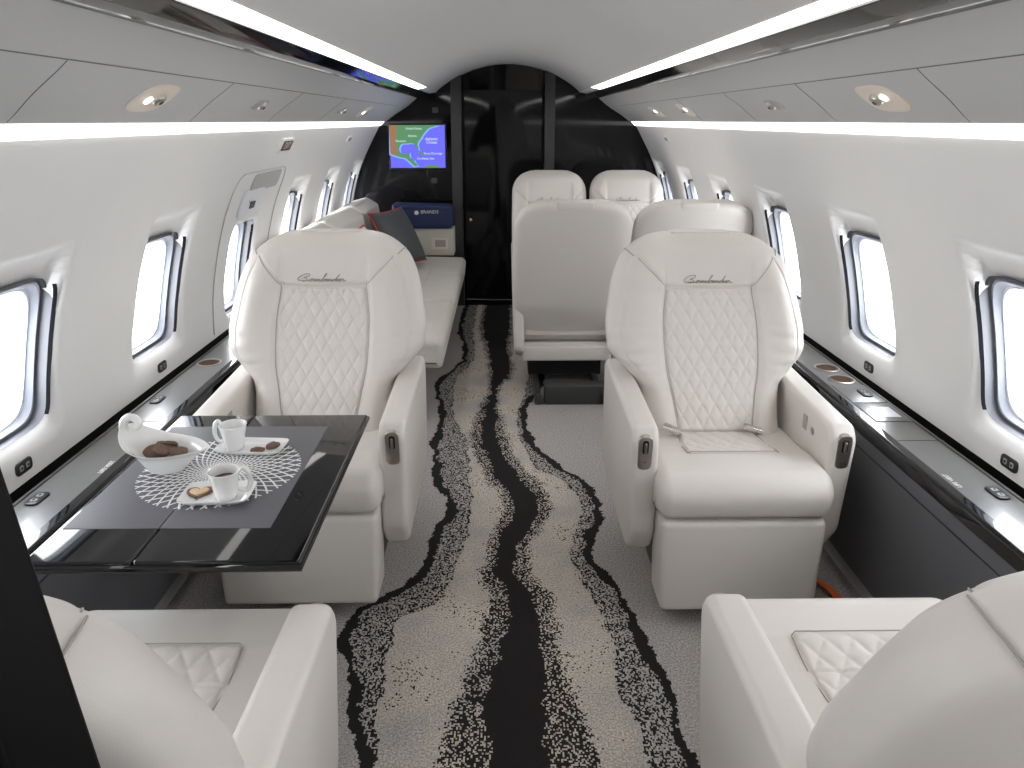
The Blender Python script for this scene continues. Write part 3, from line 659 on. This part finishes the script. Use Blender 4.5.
# ------------------------------------------------------------ things on walls and ledges
GL = 'twin audio jacks'
def jacks(x, y, z, s, wall, label):
    """two-socket audio plate"""
    root = empty('audio_jack_plate', label, 'socket', (x, y, z), 0, GL)
    body = rpoly([(-.030, -.016), (.030, -.016), (.030, .016), (-.030, .016)], .012, 6)
    rot = Matrix.Rotation(R(-90)*s, 4, 'Y') @ Matrix.Rotation(R(90), 4, 'Z') if wall else Matrix.Rotation(R(90), 4, 'Z')
    MB().add(*slab(body, 'z', -.002, .003, .001, 2)).xf(rot).build('plate', 'black', root)
    for k in (-1, 1):
        MB().add(*slab(rpoly([(k*.012-.0065, -.007), (k*.012+.0065, -.007), (k*.012+.0065, .007), (k*.012-.0065, .007)], .003, 3), 'z', .002, .0042, .0005, 1)).xf(rot).build('socket_ring', 'jack', root)
        MB().add(*lathe([(0, .004), (.0035, .004), (.0035, .0048), (0, .0048)], 12)).xf(rot @ Matrix.Translation((k*.012, 0, 0))).build('socket_hole', 'black', root)
jacks(-wx(.593)+.0015, 1.646, .595, -1, True, 'twin jack plate on the left wall, just above the ledge beside the table')
jacks(-wx(.593)+.0015, 2.397, .595, -1, True, 'twin jack plate on the left wall below the second window')
jacks(wx(.59)-.0015, 1.643, .59, 1, True, 'twin jack plate on the right wall at the photo edge')
jacks(wx(.59)-.0015, 2.364, .594, 1, True, 'twin jack plate on the right wall below the second window, above the cup holders')
jacks(1.12, 1.56, .5545, 1, False, 'twin jack plate set in the right ledge at the photo edge')
jacks(-1.12, 1.56, .5545, 1, False, 'twin jack plate set in the left ledge beside the near corner of the table')
jacks(1.118, 2.215, .5565, 1, False, 'twin jack plate on the control panel in the right ledge')
jacks(-1.125, 2.19, .5545, 1, False, 'twin jack plate set in the left ledge between table and cup holder')
def cupholder(x, y, label):
    r = empty('cup_holder', label, 'cup holder', (x, y, .553), 0, 'ledge cup holders')
    MB().add(*lathe([(.0365, -.0005), (.043, -.0005), (.0435, .002), (.041, .0035), (.0375, .003), (.0365, .001)], 40, caps=False)).build('rim', 'nickel', r)
    MB().add(*lathe([(0, .0005), (.037, .0005), (.037, .0012), (0, .0012)], 40)).build('well', 'copper', r)
    MB().add(*lathe([(.030, .0012), (.0365, .0012), (.0365, .0020), (.030, .0016)], 40, caps=False)).build('shadow_gap', 'black', r)
cupholder(1.106, 2.475, 'bronze-lined cup holder in the right ledge, the farther of two')
cupholder(1.106, 2.355, 'bronze-lined cup holder in the right ledge, the nearer of two')
cupholder(-1.105, 2.56, 'bronze-lined cup holder in the left ledge beside the armchair')
cpn = empty('control_panel', 'grey control panel with small screen in the right ledge', 'control panel', (1.105, 2.14, .553))
MB().add(*rbox(-.06, .055, .0, .155, 0, .0022, .001)).build('panel_plate', 'ledge', cpn)
MB().add(*rbox(-.06, .055, -.15, -.004, 0, .0022, .001)).build('panel_plate', 'ledge', cpn)
MB().add(*rbox(-.03, .03, -.12, -.04, .002, .0032, .0005)).build('display', 'frame2', cpn)
for s, ys in ((1, 1.86), (-1, 2.02)):
    o = MB().add(*rbox(s*1.104-.065, s*1.104+.065, ys-.0015, ys+.0015, .5525, .5536, .0002)).build('ledge_lid_gap', 'black'); tag(o, f'dark hairline lid gap crossing the {"right" if s > 0 else "left"} ledge', 'gap', 'ledge lid gaps')
def text(body, size, m, mtx, name, parent=None):
    cu = bpy.data.curves.new(name, 'FONT'); cu.body = body; cu.size = size; cu.extrude = .0003; cu.align_x = 'CENTER'; cu.align_y = 'CENTER'
    t = bpy.data.objects.new(name, cu); COL.objects.link(t); dg = bpy.context.evaluated_depsgraph_get(); me = bpy.data.meshes.new_from_object(t.evaluated_get(dg))
    bpy.data.objects.remove(t); me.transform(mtx); me.materials.clear(); me.materials.append(M[m] if isinstance(m, str) else m)
    o = bpy.data.objects.new(name, me); COL.objects.link(o)
    if parent: o.parent = parent
    return o
tag(text('LIFE VEST', .0165, 'white', Matrix.Translation((1.052, 1.625, .5535)) @ Matrix.Rotation(R(90), 4, 'Z'), 'ledge_lettering'), 'small white lettering on the right ledge', 'lettering', 'ledge lettering')
tag(text('LIFE VEST', .0165, 'white', Matrix.Translation((-1.045, 1.725, .5535)) @ Matrix.Rotation(R(90), 4, 'Z'), 'ledge_lettering'), 'small white lettering on the left ledge beside the table', 'lettering', 'ledge lettering')

# reading lights and air nozzles in the valances
def vframe(s, y, x=.82):
    z = {.82: 1.4500}.get(x, 1.45)
    n = Vector((-s*.56, 0, -.83)).normalized(); ax = Vector((0, 1, 0)); b = n.cross(ax)
    m_ = Matrix((( ax.x, b.x, n.x, s*x), (ax.y, b.y, n.y, y), (ax.z, b.z, n.z, z), (0, 0, 0, 1))); return m_
def reading_light(s, y, label, small=False):
    r = empty('air_nozzle' if small else 'reading_light', label, 'air nozzle' if small else 'reading light', (s*.82, y, 1.45), 0, 'overhead air nozzles' if small else 'overhead reading lights')
    Mx = Matrix.Translation((-s*.82, -y, -1.45)) @ vframe(s, y)
    a, b = (.062, .028) if small else (.085, .052)
    el = [(a*math.copysign(abs(math.cos(t))**.7, math.cos(t)), b*math.copysign(abs(math.sin(t))**.7, math.sin(t))) for t in np.linspace(0, 2*PI, 40, endpoint=False)]
    MB().add(*slab(el, 'z', -.004, .0030, .0015, 2)).xf(Mx).build('bezel', 'valance' if small else 'beige', r)
    MB().add(*slab([(x*.88, q*.86) for x, q in el], 'z', .0025, .0034, .0004, 1)).xf(Mx).build('recess', 'jack' if small else 'beige', r)
    MB().add(*lathe([(0, .002), (.019, .002), (.019, .006), (.015, .012), (.010, .014), (0, .014)], 24)).xf(Mx @ Matrix.Translation((.018, 0, 0))).build('nozzle', 'nickel', r)
    MB().add(*lathe([(0, .0138), (.006, .0138), (.006, .0155), (0, .0155)], 16)).xf(Mx @ Matrix.Translation((.018, 0, 0))).build('nozzle_tip', 'black', r)
    if not small: MB().add(*lathe([(0, .003), (.012, .003), (.011, .007), (0, .008)], 20)).xf(Mx @ Matrix.Translation((-.022, -.006, 0))).build('lamp_lens', 'lamp', r)
reading_light(-1, 1.735, 'beige reading light pocket in the left overhead panel above the table')
reading_light(-1, 2.48, 'small air nozzle in the left overhead panel', True)
reading_light(1, 1.738, 'beige reading light pocket in the right overhead panel above the nearest window')
reading_light(1, 2.43, 'small air nozzle in the right overhead panel above the second window', True)
reading_light(1, 3.60, 'beige reading light in the right overhead panel above the turned-away seats')
reading_light(1, 4.30, 'beige reading light in the right overhead panel, farthest of the row')
reading_light(-1, 4.35, 'beige reading light in the left overhead panel above the divan')
reading_light(-1, 3.75, 'small air nozzle in the left overhead panel above the divan', True)

def wallframe(s, y, z):
    dx = (wx(z+.02)-wx(z-.02))/.04; t = Vector((s*dx, 0, 1)).normalized(); ax = Vector((0, 1, 0)); n = t.cross(ax) if s > 0 else ax.cross(t)
    if n.x*s > 0: n = -n
    return Matrix(((ax.x, t.x, n.x, 0), (ax.y, t.y, n.y, 0), (ax.z, t.z, n.z, 0), (0, 0, 0, 1)))
def wall_unit(name, label, cat, s, y, z, group=None):
    return empty(name, label, cat, (s*(wx(z)-.001), y, z), 0, group), wallframe(s, y, z)
r, Mx = wall_unit('exit_sign', 'small red-faced exit sign in a white bezel high on the left wall', 'sign', -1, 3.30, 1.298)
MB().add(*slab(rpoly([(-.085, -.035), (.085, -.035), (.085, .035), (-.085, .035)], .008, 4), 'z', -.004, .010, .003, 2)).xf(Mx).build('bezel', 'wall', r)
MB().add(*slab(rpoly([(-.068, -.020), (.068, -.020), (.068, .026), (-.068, .026)], .004, 4), 'z', .009, .0115, .0005, 1)).xf(Mx).build('sign_face', 'signred', r)
text('EXIT', .045, 'white', Mx @ Matrix.Translation((0, .003, .0118)), 'exit_lettering', r)
for s, y in ((-1, 4.70), (1, 4.75)):
    r, Mx = wall_unit('wall_vent', f'small rectangular speaker vent high on the {"left" if s < 0 else "right"} wall', 'vent', s, y, 1.292, 'wall vents')
    MB().add(*slab(rpoly([(-.055, -.020), (.055, -.020), (.055, .020), (-.055, .020)], .006, 4), 'z', -.003, .006, .002, 2)).xf(Mx).build('bezel', 'wall', r)
    MB().add(*slab(rpoly([(-.042, -.012), (.042, -.012), (.042, .012), (-.042, .012)], .003, 4), 'z', .005, .0072, .0005, 1)).xf(Mx).build('grille', 'jack', r)
# emergency hatch on the left wall
hy = WC[6]
r = empty('emergency_hatch', 'emergency exit hatch panel with recessed handle on the left wall', 'hatch', (-1.12, hy, .553))
def hp_(y, z, off=0): return (-(wx(z)-.0022-off)+1.12, y-hy, z-.553)
ol = rpoly([(hy-.30, .57), (hy-.30, 1.20), (hy+.36, 1.20), (hy+.36, .57)], [0, .09, .09, 0], 8)
pts = []
for a, b in zip(ol, ol[1:]):
    for q in range(8): pts.append(hp_(a[0]+(b[0]-a[0])*q/8, a[1]+(b[1]-a[1])*q/8))
pts.append(hp_(*ol[-1])); MB().add(*tube(pts, .0025, 5)).build('hatch_gap', 'valance', r)
def patch(y0, y1, z0, z1, off, rad, n=10):
    P = rpoly([(y0, z0), (y1, z0), (y1, z1), (y0, z1)], rad, 6); c = ((y0+y1)/2, (z0+z1)/2)
    V = []; K = len(P)
    for j in range(n):
        t = j/(n-1)
        for p in P:
            f = 1-.999*max(0, (t-.2)/.8); o = off*sm(0, .2, t); V.append(hp_(c[0]+(p[0]-c[0])*f, c[1]+(p[1]-c[1])*f, o))
    return V, [(j*K+i, j*K+(i+1) % K, (j+1)*K+(i+1) % K, (j+1)*K+i) for j in range(n-1) for i in range(K)]
link('handle_cover', *patch(hy-.10, hy+.28, 1.115, 1.188, .004, .03), 'valance', r)
hb_ = link('handle_plate', *patch(hy-.16, hy+.10, 1.015, 1.125, .010, .025), 'frame2', r)
link('handle_window', *patch(hy-.06, hy+.0, 1.045, 1.075, .013, .006), 'black', r)

# ------------------------------------------------------------ screen
mon = empty('wall_monitor', 'wall screen showing a blue and green map on the black bulkhead', 'screen', (-.67, Y1, 1.215))
MB().add(*rbox(-.215, .215, -.028, 0, -.166, .166, .004)).build('bezel', 'black', mon)
M['ocean'] = emis('map_ocean', (.13, .13, .80), 1.1); M['land'] = emis('map_land', (.10, .25, .12), 1.0); M['shelf'] = emis('map_shallows', (.20, .42, .85), 1.0); M['arid'] = emis('map_arid', (.30, .16, .09), 1.0); M['maptext'] = emis('map_text', (.65, .75, .85), 1.0)
def flat(name, poly, d, m):
    link(name, [(-.203+x*.406, -.0285-d, -.154+z*.308) for x, z in poly], [tuple(range(len(poly)))], m, scr, smooth=False)
scr = link('display', [(-.203, -.0285, -.154), (.203, -.0285, -.154), (.203, -.0285, .154), (-.203, -.0285, .154)], [(0, 1, 2, 3)], 'ocean', mon, smooth=False)
def sm2(p): return [(v.x, v.y) for v in catmull([(a, b, 0) for a, b in p], 4)]
coast = [(.90, 1), (.72, .93), (.66, .86), (.60, .77), (.57, .70), (.52, .62), (.50, .55), (.52, .45), (.50, .43), (.46, .50), (.44, .56), (.38, .58), (.30, .57), (.21, .56), (.17, .47), (.18, .37), (.24, .33), (.30, .34), (.34, .36), (.35, .30), (.36, .24), (.42, .20), (.45, .12), (.50, .06)]
low = [(.44, .03), (.36, .13), (.28, .22), (.18, .25), (.08, .29), (.0, .33)]
flat('map_shallows', sm2([(x+.025, z-.02) for x, z in coast])+sm2([(x-.02, z-.025) for x, z in low])+[(0, 1)], .0003, 'shelf')
flat('map_land', sm2(coast)+sm2(low)+[(0, 1)], .0006, 'land')
flat('map_arid', sm2([(.12, 1), (.13, .8), (.10, .6), (.13, .42), (.11, .30), (.03, .32)])+[(0, .33), (0, 1)], .0009, 'arid')
flat('map_land', sm2([(.60, 0), (.66, .06), (.76, .08), (.86, .06), (.90, 0)]), .0006, 'land')
flat('map_land', sm2([(.50, .37), (.56, .38), (.64, .33), (.70, .31), (.64, .29), (.56, .33)]), .0006, 'land')
for s_, x, z in (('Atlantic', .76, .68), ('Ocean', .76, .60), ('United States', .44, .92), ('Atlanta', .41, .75), ('Houston', .20, .63), ('Caribbean Sea', .64, .22), ('Santo Domingo', .78, .34)):
    text(s_, .030 if s_ in ('Atlantic', 'Ocean') else .022, 'maptext', Matrix.Translation((-.203+x*.406, -.0300, -.154+z*.308)) @ Matrix.Rotation(R(90), 4, 'X'), 'map_lettering', scr)
# little call panels on the bulkhead
for x, z, lab in ((-.535, 1.475, 'round fitting on the black bulkhead above the screen'), (-.555, .965, 'small rectangular switch plate on the bulkhead below the screen')):
    o = MB().add(*slab(rpoly([(-.022, -.020), (.022, -.020), (.022, .020), (-.022, .020)], .008, 5), 'y', -.006, 0, .002, 2)).build('switch_plate', 'post', loc=(x, Y1, z)); tag(o, lab, 'switch')

# ------------------------------------------------------------ divan and its things
dv = empty('divan', 'oatmeal side-facing divan along the left wall near the bulkhead', 'sofa', (-.72, 4.4, 0))
def dpart(name, prof, y0, y1, m='sofa', r=.03): return MB().add(*slab(prof, 'y', y0-4.4, y1-4.4, r, 6)).build(name, m, dv, sharp=None)
seatp = rpoly([(-.33, .275), (.395, .275), (.405, .40), (.38, .425), (-.33, .44)], [.01, .03, .04, .03, .01], 6)
for a, b in ((3.28, 4.06), (4.065, 4.82), (4.825, 5.44)): dpart('seat_cushion', seatp, a, b, r=.035)
for a, b in ((3.28, 4.06), (4.065, 4.82), (4.825, 5.43)): dpart('back_cushion', rpoly([(-.43, .42), (-.16, .42), (-.22, .82), (-.30, .87), (-.41, .84)], .04, 6), a, b, r=.05)
MB().add(*rbox(-.33, .20, -1.02, 1.03, 0, .235, .01)).build('divan_base', 'black', dv)
for x in (.19,): MB().add(*tube([(x, y, .4275) for y in (-1.08, 1.02)], .002, 5)).build('seat_seam', 'seam', dv)
con = empty('divan_console', 'oatmeal console box with a socket plate at the far end of the divan', 'console', (-.72, 5.48, 0))
MB().add(*rbox(-.30, .315, -.03, .15, .43, .632, .008)).build('console_body', 'sofa', con)
MB().add(*slab(rpoly([(.150, .478), (.272, .478), (.272, .565), (.150, .565)], .006, 3), 'y', -.036, -.029, .002, 2)).build('socket_frame', 'beige', con)
MB().add(*slab(rpoly([(.178, .496), (.255, .496), (.255, .547), (.178, .547)], .004, 3), 'y', -.038, -.034, .001, 1)).build('socket_insert', 'jack', con)
bl = empty('blue_bolster', 'navy blue bolster with small white lettering on the far console', 'bolster', (-.63, 5.45, .632))
MB().add(*slab(rpoly([(-.22, 0), (.215, 0), (.225, .17), (-.22, .185)], .03, 6), 'y', -.03, .14, .03, 5)).build('bolster_body', 'navy', bl)
text('BRANDS', .034, 'white', Matrix.Translation((.055, -.0305, .125)) @ Matrix.Rotation(R(90), 4, 'X'), 'lettering', bl)
MB().add(*lathe([(0, 0), (.016, 0), (.016, .001), (0, .001)], 20)).xf(Matrix.Translation((-.04, -.0298, .12)) @ Matrix.Rotation(R(90), 4, 'X')).build('round_mark', 'white', bl)
def pillow(name, label, size, th, m, mtx):
    r = empty(name, label, 'pillow', tuple(mtx.translation), 0, 'divan pillows'); Mx = mtx.copy(); Mx.translation = (0, 0, 0)
    def f(side):
        def g(u, v):
            a, b = 2*u-1, 2*v-1; k = 1-.07*(1-abs(a)**2)*abs(b)**2; k2 = 1-.07*(1-abs(b)**2)*abs(a)**2
            h = th*((1-a*a)*(1-b*b))**.38
            return (a*size*k2, b*size*k, side*h)
        return g
    mb = MB(); mb.add(*grid(f(1), 24, 24)); mb.add(*grid(f(-1), 24, 24)); mb.xf(Mx).build('cover', m, r, sharp=None)
    ring = []
    for e in range(4):
        for i in range(12):
            t = -1+2*i/12; a, b = ((t, -1), (1, t), (-t, 1), (-1, -t))[e]; ring.append((a*size*(1-.07*(1-b*b)*a*a), b*size*(1-.07*(1-a*a)*b*b), 0))
    MB().add(*tube(ring, .006, 6, closed=True)).xf(Mx).build('piping', 'piping', r)
pillow('throw_pillow', 'charcoal pillow with red piping leaning at the far end of the divan', .20, .07, 'pillow', Matrix.Translation((-.74, 4.93, .645)) @ Matrix.Rotation(R(-24), 4, 'Z') @ Matrix.Rotation(R(62), 4, 'Y'))
pillow('throw_pillow', 'ivory pillow with red piping standing on the divan behind the left armchair', .20, .06, 'pillow2', Matrix.Translation((-.755, 3.80, .665)) @ Matrix.Rotation(R(-6), 4, 'Z') @ Matrix.Rotation(R(72), 4, 'Y'))
# equipment box under the turned-away seats
o = MB().add(*rbox(.17, .60, 3.53, 3.62, 0, .10, .006)).build('floor_box', 'post'); tag(o, 'dark floor box under the turned-away aisle seat', 'box')
o = MB().add(*tube(catmull([(.93, 2.02, .012), (.955, 1.95, .02), (.965, 1.88, .012), (.975, 1.80, .01)], 5), .012, 6, flat=.5)).build('orange_strap', 'orange'); tag(o, 'orange strap lying on the floor beside the right armchair', 'strap')
# ------------------------------------------------------------ near black partition at the left edge
nb = MB(); nb.add(*slab(rpoly([(-1.15, .29), (-.0, .29), (-.0, .35), (-1.15, .35)], .006, 4), 'z', 0, 1.62, .003, 2))
nb.V = [(x+(-.283-.126*(z-1.13)) if x > -.5 else x, y, z) for x, y, z in nb.V]
struct(nb.build('wall_near', 'gloss_dim'))
